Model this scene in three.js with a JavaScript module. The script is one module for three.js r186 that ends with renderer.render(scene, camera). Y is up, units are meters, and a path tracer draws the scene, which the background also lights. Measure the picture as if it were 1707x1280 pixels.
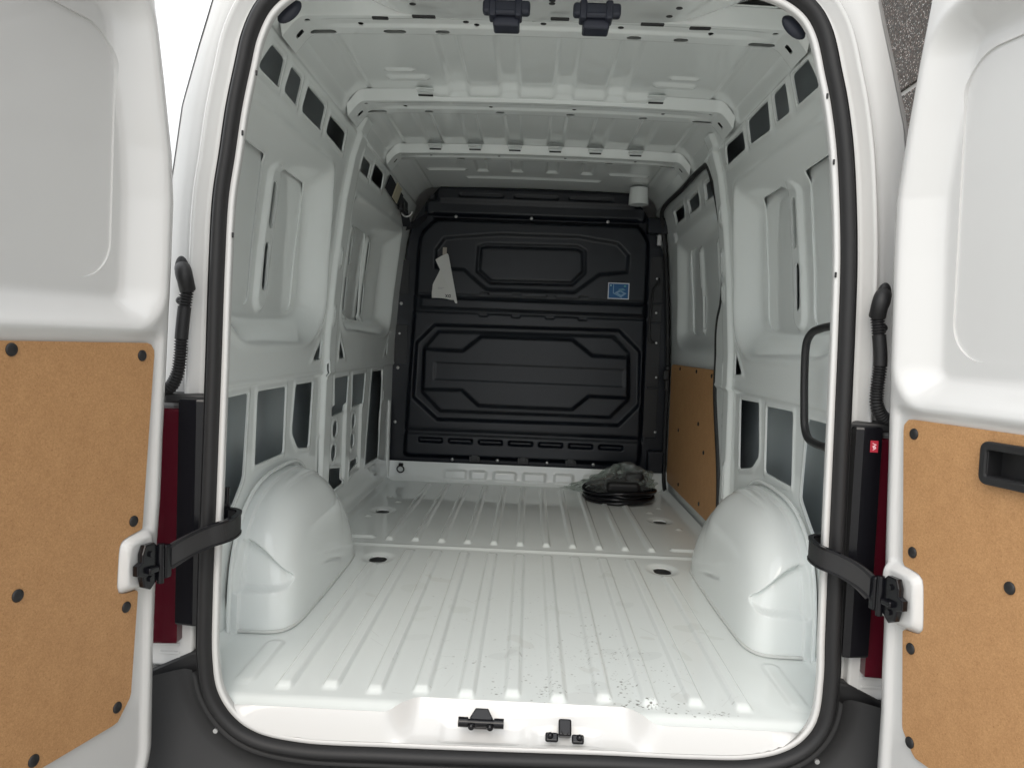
import * as THREE from 'three';
import { mergeGeometries, mergeVertices } from 'three/addons/utils/BufferGeometryUtils.js';
import { RoundedBoxGeometry } from 'three/addons/geometries/RoundedBoxGeometry.js';

// ---------------------------------------------------------------- camera, sky, sun, exposure
const scene = new THREE.Scene();
const camera = new THREE.PerspectiveCamera(52.774, 1024 / 767, 0.05, 200);
camera.position.set(0, 0.909, 1.84);
camera.rotation.order = 'YXZ';
camera.rotation.set(-0.05202, 0.021546, 0.04);

const renderer = new THREE.WebGLRenderer({ antialias: true });
renderer.setSize(1024, 767);
renderer.toneMapping = THREE.LinearToneMapping;
renderer.toneMappingExposure = 1.43;
renderer.shadowMap.enabled = true;

{ // overcast sky: pale, a little brighter towards the zenith
  const w = 256, h = 128, d = new Float32Array(w * h * 4);
  for (let j = 0; j < h; j++) {
    const el = ((j + 0.5) / h - 0.5) * Math.PI, s = Math.max(0, Math.sin(el));
    for (let i = 0; i < w; i++) {
      const b = 0.92 * (1 + 0.75 * s), k = (j * w + i) * 4;
      d[k] = b * 0.975; d[k + 1] = b; d[k + 2] = b * 1.03; d[k + 3] = 1;
    }
  }
  const t = new THREE.DataTexture(d, w, h, THREE.RGBAFormat, THREE.FloatType);
  t.mapping = THREE.EquirectangularReflectionMapping;
  t.magFilter = t.minFilter = THREE.LinearFilter;
  t.needsUpdate = true;
  scene.background = t; scene.environment = t;
}
const sun = new THREE.DirectionalLight(0xfff4e6, 0.9);
sun.position.set(-0.8, 5.5, 7);
sun.castShadow = true; sun.shadow.radius = 60; sun.shadow.mapSize.set(2048, 2048);
Object.assign(sun.shadow.camera, { left: -6, right: 6, top: 6, bottom: -6, near: 0.5, far: 30 });
scene.add(sun, sun.target);

// ---------------------------------------------------------------- helpers
const { abs, min, max, sqrt, sin, cos, PI, exp, log, hypot, sign, pow, floor: fl } = Math;
const V = (x, y, z) => new THREE.Vector3(x, y, z);
const clamp = (x, a = 0, b = 1) => x < a ? a : x > b ? b : x;
const ss = (a, b, x) => { const t = clamp((x - a) / (b - a)); return t * t * (3 - 2 * t); };
const gau = x => Math.exp(-x * x);
const mix = (a, b, t) => a + (b - a) * t;
let seed = 7;
const rnd = () => { seed = (seed * 1664525 + 1013904223) >>> 0; return seed / 4294967296; };
const interp = (xs, ys) => x => {
  if (x <= xs[0]) return ys[0];
  for (let i = 1; i < xs.length; i++) if (x <= xs[i]) return mix(ys[i - 1], ys[i], (x - xs[i - 1]) / (xs[i] - xs[i - 1]));
  return ys[ys.length - 1];
};
const range = (a, b, step) => { const n = max(1, Math.round(abs(b - a) / step)); return Array.from({ length: n + 1 }, (_, i) => a + (b - a) * i / n); };
// signed distances, negative inside
const rr = (x, y, cx, cy, hx, hy, r) => { const a = abs(x - cx) - hx + r, b = abs(y - cy) - hy + r; return min(max(a, b), 0) + hypot(max(a, 0), max(b, 0)) - r; };
function convex(pts, k = 0.008) {            // rounded convex outline
  let A = 0; const n = pts.length;
  for (let i = 0; i < n; i++) { const p = pts[i], q = pts[(i + 1) % n]; A += p[0] * q[1] - q[0] * p[1]; }
  const s = A > 0 ? 1 : -1;
  const E = pts.map((p, i) => { const q = pts[(i + 1) % n], l = hypot(q[0] - p[0], q[1] - p[1]); return [s * (q[1] - p[1]) / l, -s * (q[0] - p[0]) / l, p[0], p[1]]; });
  return (x, y) => {
    let m = -1e9; const d = [];
    for (const e of E) { const v = (x - e[2]) * e[0] + (y - e[3]) * e[1]; d.push(v); if (v > m) m = v; }
    if (m > 0.06) return m;
    let t = 0; for (const v of d) t += exp((v - m) / k);
    return m + k * log(t);
  };
}
function poly(pts, r = 0) {                  // any outline
  const n = pts.length;
  return (x, y) => {
    let d = 1e9, s = 1;
    for (let i = 0, j = n - 1; i < n; j = i++) {
      const [ax, ay] = pts[i], [bx, by] = pts[j], ex = bx - ax, ey = by - ay, wx = x - ax, wy = y - ay;
      const t = clamp((wx * ex + wy * ey) / (ex * ex + ey * ey)), qx = wx - ex * t, qy = wy - ey * t;
      d = min(d, qx * qx + qy * qy);
      const c1 = y >= ay, c2 = y < by, c3 = ex * wy > ey * wx;
      if ((c1 && c2 && c3) || (!c1 && !c2 && !c3)) s = -s;
    }
    return s * sqrt(d) - r;
  };
}
const press = (sd, w) => 1 - ss(-w / 2, w / 2, sd);        // 1 inside, 0 outside
const slot = (cx, cy, hx, hy) => (x, y) => rr(x, y, cx, cy, hx, hy, min(hx, hy));

// a pressed sheet: grid us x vs, pos(u,v) -> [x,y,z]; keep(u,v) > 0 where there is metal; rim = [dx,dy,dz] turns the cut edges back
function sheet(us, vs, pos, keep, rim) {
  const nu = us.length, nv = vs.length, P = [], UV = [], I = [], id = new Int32Array(nu * nv).fill(-1), K = keep ? new Float32Array(nu * nv) : null;
  const add = (u, v) => { const p = pos(u, v); P.push(p[0], p[1], p[2]); UV.push(u, v); return P.length / 3 - 1; };
  for (let j = 0; j < nv; j++) for (let i = 0; i < nu; i++) {
    const k = j * nu + i;
    if (keep) { K[k] = keep(us[i], vs[j]); if (K[k] === 0) K[k] = 1e-9; if (K[k] < 0) continue; }
    id[k] = add(us[i], vs[j]);
  }
  const cutId = new Map(), segs = [];
  const cutAt = (a, b) => {
    const key = a < b ? a * nu * nv + b : b * nu * nv + a;
    let r = cutId.get(key);
    if (r === undefined) {
      const t = K[a] / (K[a] - K[b]), ua = us[a % nu], ub = us[b % nu], va = vs[fl(a / nu)], vb = vs[fl(b / nu)];
      r = add(ua + (ub - ua) * t, va + (vb - va) * t); cutId.set(key, r);
    }
    return r;
  };
  const tri = (a, b, c) => {
    if (!keep) { I.push(id[a], id[b], id[c]); return; }
    const t = [a, b, c], s = t.map(k => K[k] > 0), n = s[0] + s[1] + s[2];
    if (n === 3) I.push(id[a], id[b], id[c]);
    else if (n > 0) {
      const out = [], cuts = [];
      for (let i = 0; i < 3; i++) {
        const p = t[i], q = t[(i + 1) % 3];
        if (s[i]) out.push(id[p]);
        if (s[i] !== s[(i + 1) % 3]) { const m = cutAt(p, q); out.push(m); cuts.push([m, s[i]]); }
      }
      I.push(out[0], out[1], out[2]); if (out.length === 4) I.push(out[0], out[2], out[3]);
      segs.push(cuts[0][1] ? [cuts[0][0], cuts[1][0]] : [cuts[1][0], cuts[0][0]]);
    }
  };
  for (let j = 0; j < nv - 1; j++) for (let i = 0; i < nu - 1; i++) {
    const a = j * nu + i, b = a + 1, c = a + nu, d = c + 1;
    if ((i + j) & 1) { tri(a, b, d); tri(a, d, c); } else { tri(a, b, c); tri(b, d, c); }
  }
  if (rim) {
    const m = new Map();
    const copy = (k, off) => {
      const key = off ? k + 'b' : k + 'a'; let r = m.get(key);
      if (r === undefined) { P.push(P[k * 3] + (off ? rim[0] : 0), P[k * 3 + 1] + (off ? rim[1] : 0), P[k * 3 + 2] + (off ? rim[2] : 0)); UV.push(UV[k * 2], UV[k * 2 + 1]); r = P.length / 3 - 1; m.set(key, r); }
      return r;
    };
    for (const [a, b] of segs) { const p = copy(a, 0), q = copy(b, 0), r = copy(a, 1), s = copy(b, 1); I.push(p, r, q, q, r, s); }
  }
  const g = new THREE.BufferGeometry();
  g.setAttribute('position', new THREE.Float32BufferAttribute(P, 3));
  g.setAttribute('uv', new THREE.Float32BufferAttribute(UV, 2));
  g.setIndex(I); g.computeVertexNormals();
  return g;
}
// a closed ring of rounded section swept along points
function tube(pts, r, seg = 40, radial = 10, closed = false, ripple) {
  const c = new THREE.CatmullRomCurve3(pts.map(p => Array.isArray(p) ? V(...p) : p), closed, 'centripetal');
  const f = c.computeFrenetFrames(seg, closed), P = [], I = [], n = closed ? seg : seg + 1;
  for (let i = 0; i < n; i++) {
    const p = c.getPointAt(i / seg), R = ripple ? ripple(i / seg) : r;
    for (let k = 0; k < radial; k++) { const a = k / radial * 2 * PI; P.push(...p.clone().addScaledVector(f.normals[i], cos(a) * R).addScaledVector(f.binormals[i], sin(a) * R).toArray()); }
  }
  for (let i = 0; i < (closed ? seg : seg); i++) for (let k = 0; k < radial; k++) {
    const a = (i % n) * radial + k, b = (i % n) * radial + (k + 1) % radial, e = ((i + 1) % n) * radial + k, d = ((i + 1) % n) * radial + (k + 1) % radial;
    I.push(a, b, e, b, d, e);
  }
  if (!closed) for (const e of [0, seg]) { const b = e * radial; for (let k = 1; k < radial - 1; k++) e ? I.push(b, b + k, b + k + 1) : I.push(b, b + k + 1, b + k); }
  const g = new THREE.BufferGeometry();
  g.setAttribute('position', new THREE.Float32BufferAttribute(P, 3)); g.setIndex(I); g.computeVertexNormals(); return g;
}
// flat band (strap, belt): width w along 'up', thickness t
function band(pts, w, t, up = V(0, 1, 0), seg = 40) {
  const c = new THREE.CatmullRomCurve3(pts.map(p => V(...p)), false, 'centripetal'), P = [], I = [];
  for (let i = 0; i <= seg; i++) {
    const p = c.getPointAt(i / seg), T = c.getTangentAt(i / seg), N = V(0, 0, 0).crossVectors(T, up).normalize(), U = V(0, 0, 0).crossVectors(N, T).normalize();
    for (const [a, b] of [[-.5, -.5], [.5, -.5], [.5, .5], [-.5, .5]]) P.push(...p.clone().addScaledVector(N, a * t).addScaledVector(U, b * w).toArray());
  }
  for (let i = 0; i < seg; i++) for (let k = 0; k < 4; k++) { const a = i * 4 + k, b = i * 4 + (k + 1) % 4; I.push(a, b, a + 4, b, b + 4, a + 4); }
  I.push(0, 2, 1, 0, 3, 2); const e = seg * 4; I.push(e, e + 1, e + 2, e, e + 2, e + 3);
  let g = new THREE.BufferGeometry(); g.setAttribute('position', new THREE.Float32BufferAttribute(P, 3)); g.setIndex(I);
  g = g.toNonIndexed(); g.computeVertexNormals(); return g;
}
const box = (w, h, d, x = 0, y = 0, z = 0, r = 0.003) => { const g = new RoundedBoxGeometry(w, h, d, 2, min(r, w / 2.1, h / 2.1, d / 2.1)); g.translate(x, y, z); return g; };
function extrude(pts, depth, bevel = 0.002, holes = []) {
  const s = new THREE.Shape(pts.map(p => new THREE.Vector2(p[0], p[1])));
  for (const h of holes) s.holes.push(new THREE.Path(h.map(p => new THREE.Vector2(p[0], p[1]))));
  return new THREE.ExtrudeGeometry(s, { depth, bevelEnabled: bevel > 0, bevelSize: bevel, bevelThickness: bevel, bevelSegments: 2, curveSegments: 8 });
}
const clean = g => { let q = g.index ? g.toNonIndexed() : g; for (const k of Object.keys(q.attributes)) if (k !== 'position' && k !== 'normal') q.deleteAttribute(k); return q; };
const flip = g => { for (const a of [g.attributes.position, g.attributes.normal]) for (let i = 0; i < a.count; i += 3) { const x = a.getX(i + 1), y = a.getY(i + 1), z = a.getZ(i + 1); a.setXYZ(i + 1, a.getX(i + 2), a.getY(i + 2), a.getZ(i + 2)); a.setXYZ(i + 2, x, y, z); } };
const merge = list => mergeGeometries(list.map(clean));

// ---------------------------------------------------------------- materials
const lin = (r, g, b) => new THREE.Color().setRGB(r, g, b);
const paint = new THREE.MeshPhysicalMaterial({ color: lin(0.842, 0.879, 0.866), roughness: 0.6, clearcoat: 1, clearcoatRoughness: 0.05 });  // white van paint, lightened to brighten the shaded load bay
const darkenedPaint = new THREE.MeshPhysicalMaterial({ color: lin(0.64, 0.64, 0.63), roughness: 0.5, clearcoat: 0.8, clearcoatRoughness: 0.05 });  // same white paint, darkened to hold back the strong outdoor light
const primer = new THREE.MeshStandardMaterial({ color: lin(0.47, 0.52, 0.54), roughness: 0.5, metalness: 0.15 });
const rubber = new THREE.MeshStandardMaterial({ color: lin(0.012, 0.012, 0.013), roughness: 0.58 });
const plastic = new THREE.MeshStandardMaterial({ color: lin(0.014, 0.014, 0.015), roughness: 0.48 });
const gloss = new THREE.MeshPhysicalMaterial({ color: lin(0.005, 0.005, 0.007), roughness: 0.25, specularIntensity: 0.6, clearcoat: 0.15 });
const bulkPaint = new THREE.MeshPhysicalMaterial({ color: lin(0.006, 0.0085, 0.0145), roughness: 0.36, specularIntensity: 0.9 });
const bulkFlange = new THREE.MeshStandardMaterial({ color: lin(0.016, 0.017, 0.019), roughness: 0.4 });
const navy = new THREE.MeshStandardMaterial({ color: lin(0.014, 0.017, 0.03), roughness: 0.45 });
const steel = new THREE.MeshStandardMaterial({ color: lin(0.55, 0.55, 0.55), roughness: 0.35, metalness: 0.8 });
const redLens = new THREE.MeshPhysicalMaterial({ color: lin(0.075, 0.004, 0.011), roughness: 0.2, specularIntensity: 0.6, clearcoat: 0.3, clearcoatRoughness: 0.03 });
const webbing = new THREE.MeshStandardMaterial({ color: lin(0.012, 0.013, 0.018), roughness: 0.8 });

function noise2(n, s0) { // smooth tiling value noise
  let q = s0; const r = () => { q = (q * 1664525 + 1013904223) >>> 0; return q / 4294967296; };
  const g = new Float32Array(n * n).map(r);
  return (x, y) => { const i = fl(x), j = fl(y), u = x - i, v = y - j, a = u * u * (3 - 2 * u), b = v * v * (3 - 2 * v), m = (p, q2) => g[((q2 % n) + n) % n * n + ((p % n) + n) % n]; return mix(mix(m(i, j), m(i + 1, j), a), mix(m(i, j + 1), m(i + 1, j + 1), a), b); };
}
function texture(w, h, fn, srgb = true) {
  const d = new Uint8Array(w * h * 4);
  for (let j = 0; j < h; j++) for (let i = 0; i < w; i++) { const c = fn(i, j), k = (j * w + i) * 4; d[k] = clamp(c[0], 0, 255); d[k + 1] = clamp(c[1], 0, 255); d[k + 2] = clamp(c[2], 0, 255); d[k + 3] = 255; }
  const t = new THREE.DataTexture(d, w, h); t.magFilter = THREE.LinearFilter; t.minFilter = THREE.LinearMipmapLinearFilter; t.generateMipmaps = true;
  t.wrapS = t.wrapT = THREE.RepeatWrapping; if (srgb) t.colorSpace = THREE.SRGBColorSpace; t.needsUpdate = true; return t;
}
// hardboard: brown pressed fibre with fine flecks; uv in metres
const boardMap = (() => {
  const a = noise2(64, 3), b = noise2(128, 9), c = noise2(256, 21);
  const t = texture(512, 512, (i, j) => {
    const n = (a(i / 32, j / 32) - .5) * 6 + (b(i / 4, j / 4) - .5) * 9 + (c(i / 2, j / 2) - .5) * 20, f = c(i / 2 + 7, j / 2 + 91) > .93 ? -24 : 0;
    return [183 + n + f, 139 + n * .95 + f, 94 + n * .8 + f * .8];
  });
  t.repeat.set(2.2, 2.2); return t;
})();
const board = new THREE.MeshStandardMaterial({ map: boardMap, roughness: 0.6 });
const boardEdge = new THREE.MeshStandardMaterial({ color: lin(0.3, 0.17, 0.08), roughness: 0.8 });

// ---------------------------------------------------------------- ground and wall
const GY = -0.58;
const paleGroundMap = (() => { const a = noise2(128, 5), b = noise2(64, 8); const t = texture(512, 512, (i, j) => { const n = (a(i / 2, j / 2) - .5) * 50 + (b(i / 8, j / 8) - .5) * 18; return [178 + n, 177 + n, 172 + n]; }); t.repeat.set(40, 40); return t; })();  // ground out of view, coloured pale to bounce light up into the van
{
  const g = new THREE.PlaneGeometry(120, 120); g.rotateX(-PI / 2);
  const m = new THREE.Mesh(g, new THREE.MeshStandardMaterial({ map: paleGroundMap, roughness: 0.9 }));
  m.name = 'pavement'; m.position.y = GY; m.receiveShadow = true; m.userData = { kind: 'structure', label: 'unseen concrete pavement under the van, made pale to bounce light', category: 'pavement' }; scene.add(m);
}
const pebble = (() => {
  const N = 512, cell = 8, C = N / cell, pts = []; let q = 99; const r = () => { q = (q * 1664525 + 1013904223) >>> 0; return q / 4294967296; };
  for (let i = 0; i < C * C; i++) { const s = r(); pts.push([r(), r(), s < .12 ? 125 + r() * 75 : 48 + r() * 52, r() * 18 - 4]); }
  const H = new Uint8Array(N * N * 4);
  const col = texture(N, N, (i, j) => {
    const ci = fl(i / cell), cj = fl(j / cell); let d1 = 1e9, d2 = 1e9, best;
    for (let dj = -1; dj <= 1; dj++) for (let di = -1; di <= 1; di++) {
      const p = pts[((cj + dj + C) % C) * C + (ci + di + C) % C], x = (ci + di + p[0]) * cell - i, y = (cj + dj + p[1]) * cell - j, d = hypot(x, y);
      if (d < d1) { d2 = d1; d1 = d; best = p; } else if (d < d2) d2 = d;
    }
    const e = clamp((d2 - d1) / 2.2); const h = e * 255; const k = (j * N + i) * 4; H[k] = H[k + 1] = H[k + 2] = h; H[k + 3] = 255;
    const v = e < .3 ? 52 : best[2];
    return [v + best[3], v - 2, v - 6 - best[3] * .3];
  });
  const ht = new THREE.DataTexture(H, N, N); ht.wrapS = ht.wrapT = THREE.RepeatWrapping; ht.magFilter = THREE.LinearFilter; ht.needsUpdate = true;
  for (const t of [col, ht]) t.repeat.set(1.5, 1.5);
  return new THREE.MeshStandardMaterial({ map: col, bumpMap: ht, bumpScale: 0.006, roughness: 0.85 });
})();
{
  const wall = new THREE.Group(); wall.name = 'pebbledash_wall'; wall.position.set(3.1, GY, -5);
  wall.userData = { label: 'brown pebbledash wall with a pale horizontal joint beside the van', category: 'wall' };
  const slab = (h0, h1) => { const g = new THREE.BoxGeometry(0.3, h1 - h0, 18); g.translate(0.15, (h0 + h1) / 2, 0);
    const p = g.attributes.position, n = g.attributes.normal, u = g.attributes.uv; for (let i = 0; i < p.count; i++) abs(n.getX(i)) > .5 ? u.setXY(i, p.getZ(i), p.getY(i)) : u.setXY(i, p.getX(i), p.getZ(i) + p.getY(i));
    const m = new THREE.Mesh(g, pebble); m.name = 'wall_panel'; m.castShadow = m.receiveShadow = true; wall.add(m); };
  slab(0, 3.74); slab(3.80, 8.5);
  const j = new THREE.Mesh(new THREE.BoxGeometry(0.26, 0.056, 18), new THREE.MeshStandardMaterial({ color: lin(0.42, 0.41, 0.39), roughness: 0.9 }));
  j.position.set(0.16, 3.77, 0); j.name = 'joint_strip'; wall.add(j);
  scene.add(wall);
}

// ---------------------------------------------------------------- the van
const van = new THREE.Group(); van.name = 'cargo_van'; van.position.set(0, GY, 0);
van.userData = { label: 'white cargo van seen into its empty load bay through open rear doors', category: 'van' };
scene.add(van);
function part(name, g, mat, parent = van, label) {
  const m = new THREE.Mesh(g, mat); m.name = name; m.castShadow = m.receiveShadow = true;
  if (parent === van) m.position.y = -GY;
  if (label) m.userData.label = label;
  parent.add(m); return m;
}

// --- load bay wall profile (half width at height y)
const xw = interp([-.3, 0, .9, 1.2, 1.5, 1.68, 1.80, 1.9], [.885, .885, .88, .86, .83, .80, .765, .72]);
const roofY = x => { const a = abs(x); return 1.902 - .012 * (a / .7) ** 2 - .10 * ss(.695, .83, a); };

// --- rear opening outline (edge of the pinch flange), counter-clockwise from the bottom
const openPts = [[-.525, -.077], [-.303, -.078], [0, -.074], [.21, -.070], [.45, -.068], [.567, -.062], [.643, -.043], [.688, -.014], [.717, .032], [.726, .127], [.723, .232], [.719, .428], [.716, .616], [.712, .837], [.709, .985], [.704, 1.139], [.692, 1.287], [.678, 1.401], [.659, 1.499], [.644, 1.555], [.619, 1.642], [.594, 1.682], [.548, 1.714], [.48, 1.735], [.40, 1.744], [.2, 1.75], [0, 1.752], [-.2, 1.75], [-.42, 1.745], [-.49, 1.737], [-.545, 1.721], [-.597, 1.69], [-.632, 1.655], [-.657, 1.60], [-.672, 1.53], [-.690, 1.435], [-.704, 1.326], [-.717, 1.227], [-.723, 1.057], [-.726, .843], [-.731, .552], [-.736, .257], [-.734, .108], [-.721, .033], [-.682, -.025], [-.63, -.058]];
const openCurve = new THREE.CatmullRomCurve3(openPts.map(p => V(p[0], p[1], 0)), true, 'centripetal');
const LOOP = (() => {
  const N = 480, p = openCurve.getSpacedPoints(N).slice(0, N), out = [];
  for (let i = 0; i < N; i++) { const a = p[(i + N - 6) % N], b = p[(i + 6) % N], tx = b.x - a.x, ty = b.y - a.y, l = hypot(tx, ty); out.push({ x: p[i].x, y: p[i].y, nx: ty / l, ny: -tx / l }); }
  return out;
})();
// sweep a section [[d outward, z], ...] round the loop where test(point) holds
function sweep(section, test) {
  const N = LOOP.length, P = [], I = [], ok = LOOP.map(q => !test || test(q)), S = section.length;
  for (let i = 0; i < N; i++) { const q = LOOP[i]; for (const s of section) { const [d, z] = typeof s === 'function' ? s(q) : s; P.push(q.x + q.nx * d, q.y + q.ny * d, z); } }
  for (let i = 0; i < N; i++) { const j = (i + 1) % N; if (!ok[i] || !ok[j]) continue; for (let k = 0; k < S - 1; k++) { const a = i * S + k, b = a + 1, c = j * S + k, d = c + 1; I.push(a, c, b, b, c, d); } }
  const g = new THREE.BufferGeometry(); g.setAttribute('position', new THREE.Float32BufferAttribute(P, 3)); g.setIndex(I); g.computeVertexNormals(); return g;
}
const lipBottom = x => { let b = -.076; for (const q of LOOP) if (q.ny < -.2 && abs(q.x - x) < .012) b = q.y; return b; };

// --- floor
const RIBX = []; for (let i = -5; i <= 5; i++) RIBX.push(-.009 + i * .1185);
const pocket = x => ss(-.33, -.24, x) * (1 - ss(.27, .36, x));
const sillZ = x => -.018 - .068 * pocket(x);
const cups = [[-.744, -2.2], [.725, -2.235], [-.595, -1.318], [.584, -1.332]];
const floorY = (x, z) => {
  let y = 0;
  for (let i = 0; i < 11; i++) {
    const e = (i % 2 ? .015 : 0), dx = abs(x - RIBX[i]);
    if (dx < .05) {
      const w = 1 - ss(.015, .0225, dx), w2 = 1 - ss(.011, .018, dx);
      y += .011 * w * (1 - ss(-.115 - e, -.088 - e, z)) * ss(i % 10 ? -1.46 : -1.235, i % 10 ? -1.435 : -1.21, z);
      y += .011 * w2 * (1 - ss(-1.615, -1.590, z)) * ss(-3.0, -2.97, z);
    }
  }
  for (const [cx, z0, z1] of [[-.715, -.4, -.12], [.735, -.4, -.12]]) y += .005 * press(rr(x, z, cx, (z0 + z1) / 2, .024, (z1 - z0) / 2, .022), .016);
  for (const s of [-1, 1]) { y += .009 * press(rr(x, z, s * .735, -1.64, .06, .014, .014), .02); y += .006 * press(hypot(x - s * .70, z + 2.42) - .016, .014) + .006 * press(hypot(x - s * .77, z + 2.55) - .014, .014) + .006 * press(hypot(x - s * .79, z + 2.05) - .014, .014); }
  y += .004 * gau(((z + 1.52) / .012)) - .003 * ss(-1.53, -1.5, z) + .003;
  for (const [cx, cz] of cups) { const d = hypot((x - cx), (z - cz) * .8); y -= .006 * (1 - ss(.04, .075, d)); }
  y += .03 * ss(.85, .91, abs(x));
  y -= .010 * ss(-.06, -.02, z) * (1 - pocket(x));
  return y;
};
// dirt on the floor: specks of grit and shoe prints towards the right of the sill, drawn at their real places
const FW = 1024, FH = 2048, floorMap = (() => {
  const c = document.createElement('canvas'); c.width = FW; c.height = FH; const g = c.getContext('2d');
  const base = paint.color.clone(); const css = '#' + base.getHexString(); g.fillStyle = css; g.fillRect(0, 0, FW, FH);
  const px = x => (x + .93) / 1.86 * FW, pz = z => FH - (z + 3.1) / 3.1 * FH;
  const spot = (x, z, r, a, tone = '70,68,62') => { g.fillStyle = `rgba(${tone},${a})`; g.beginPath(); g.ellipse(px(x), pz(z), r * 550, r * 660, 0, 0, 7); g.fill(); };
  const clusters = [[.09, -.16, .05, .09, 46, .6], [.29, -.2, .05, .06, 34, .7], [.34, -.1, .1, .035, 80, .8], [.50, -.07, .09, .03, 34, .55], [.19, -.36, .05, .08, 22, .4], [.12, -.42, .04, .1, 22, .35], [-.12, -.3, .04, .05, 10, .45], [.24, -.45, .05, .06, 22, .5], [-.05, -.14, .03, .05, 14, .4], [.31, -.42, .06, .08, 30, .5], [.25, -.6, .08, .1, 26, .35], [.0, -.7, .3, .3, 70, .22], [.1, -.3, .5, .22, 190, .26], [-.1, -1.0, .5, .3, 60, .18], [.42, -.3, .1, .1, 26, .4], [0, -2.2, .6, .6, 80, .2]];
  for (const [x, z, sx, sz, n, a] of clusters) for (let i = 0; i < n; i++) { const u = (rnd() + rnd() + rnd() - 1.5) / 1.2, v = (rnd() + rnd() + rnd() - 1.5) / 1.2; spot(x + u * sx, min(-.03, z + v * sz), .0010 + rnd() * rnd() * .0034, a * (.35 + rnd() * .65)); }
  for (let i = 0; i < 60; i++) { g.strokeStyle = `rgba(110,108,100,${.05 + rnd() * .09})`; g.lineWidth = .8 + rnd(); const x = (rnd() - .4) * 1.1, z = -.05 - rnd() * 1.3; g.beginPath(); g.moveTo(px(x), pz(z)); g.lineTo(px(x + (rnd() - .5) * .12), pz(z + (rnd() - .5) * .16)); g.stroke(); }
  for (let i = 0; i < 26; i++) { g.fillStyle = `rgba(150,147,138,${.04 + rnd() * .05})`; const x = (rnd() - .45) * 1.2, z = -.05 - rnd() * 1.2; g.beginPath(); g.ellipse(px(x), pz(z), 6 + rnd() * 22, 6 + rnd() * 30, rnd() * 3, 0, 7); g.fill(); }
  const t = new THREE.CanvasTexture(c); t.colorSpace = THREE.SRGBColorSpace; return t;
})();
const floorMat = new THREE.MeshPhysicalMaterial({ map: floorMap, roughness: 0.6, clearcoat: 1, clearcoatRoughness: 0.05 });
const floorG = sheet(range(-.93, .93, .0045), range(-3.1, -.01, .0115), (x, z) => [x, floorY(x, z), z],
  (x, z) => min(sillZ(x) - z, .739 + .158 * pow(clamp((-z - .022) / .248), .75) - abs(x), ...cups.map(([cx, cz]) => rr(x, z, cx, cz, .036, .048, .03))), [0, -.02, 0]);
{ const u = floorG.attributes.uv; for (let i = 0; i < u.count; i++) u.setXY(i, (u.getX(i) + .93) / 1.86, (u.getY(i) + 3.1) / 3.1); }
const floor = part('cargo_floor', floorG, floorMat, van, 'white ribbed steel load floor with specks of dirt');
for (const [cx, cz] of cups) {
  const g = new THREE.LatheGeometry([[0, -.016], [.022, -.016], [.03, -.012], [.040, -.010], [.044, -.022]].map(p => new THREE.Vector2(p[0], p[1])), 24); g.scale(.95, 1, 1.25); g.translate(cx, 0, cz);
  part('tie_down_cup', g, rubber, floor);
}
// --- sill between floor and seal
{
  const us = range(-.71, .705, .008), vs = range(0, 1, .05), lb = us.map(lipBottom);
  const lipAt = interp(us, lb);
  const g = sheet(us, vs, (x, t) => {
    const z0 = sillZ(x), y0 = floorY(x, z0 - .002), yl = max(lipAt(x), -.09), e = .55 * t + .45 * t * t, p = pocket(x);
    let y = mix(y0, yl, p > .01 ? mix(e, 1 - pow(1 - t, 1.8), p) : e), z = mix(z0, .0, t);
    y -= .009 * p * press(rr(x, t, -.08, .62, .10, .26, .05), .03) + .008 * p * press(rr(x, t, .13, .7, .08, .25, .05), .03);
    return [x, y, z];
  });
  const sill = part('rear_sill', g, darkenedPaint, van, 'white pressed rear sill');  // white sill in the darkened copy, against bright skylight
  // strikers
  const a = merge([extrude([[-.012, .0], [.012, 0], [.022, .012], [.012, .032], [-.012, .032], [-.022, .012]].map(([x, y]) => [x * 1.15, y]), .012, .003).translate(0, 0, -.006),
    new THREE.CylinderGeometry(.0085, .0085, .105, 14).rotateZ(PI / 2).translate(0, 0, .008), new THREE.CylinderGeometry(.012, .012, .024, 14).rotateZ(PI / 2).translate(-.044, 0, .008), new THREE.CylinderGeometry(.012, .012, .024, 14).rotateZ(PI / 2).translate(.044, 0, .008),
    new THREE.SphereGeometry(.009, 12, 8).translate(-.023, -.012, .016), new THREE.SphereGeometry(.009, 12, 8).translate(.023, -.012, .016), box(.05, .02, .012, 0, -.002, -.002)]);
  a.rotateX(-.75); a.translate(-.083, -.030, -.022); part('door_striker', a, gloss, sill);
  const b = merge([box(.032, .04, .026, 0, .010, 0, .005), new THREE.CylinderGeometry(.009, .009, .03, 14).rotateX(PI / 2).translate(0, .0, .008),
    box(.032, .022, .012, -.032, -.012, 0, .005).rotateZ(.0), box(.03, .022, .012, .032, -.014, 0, .005), new THREE.SphereGeometry(.008, 12, 8).translate(-.036, -.010, .008), new THREE.SphereGeometry(.008, 12, 8).translate(.036, -.012, .008)]);
  b.rotateX(-.75); b.translate(.124, -.040, -.018); part('door_striker', b, gloss, sill);
}

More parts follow.
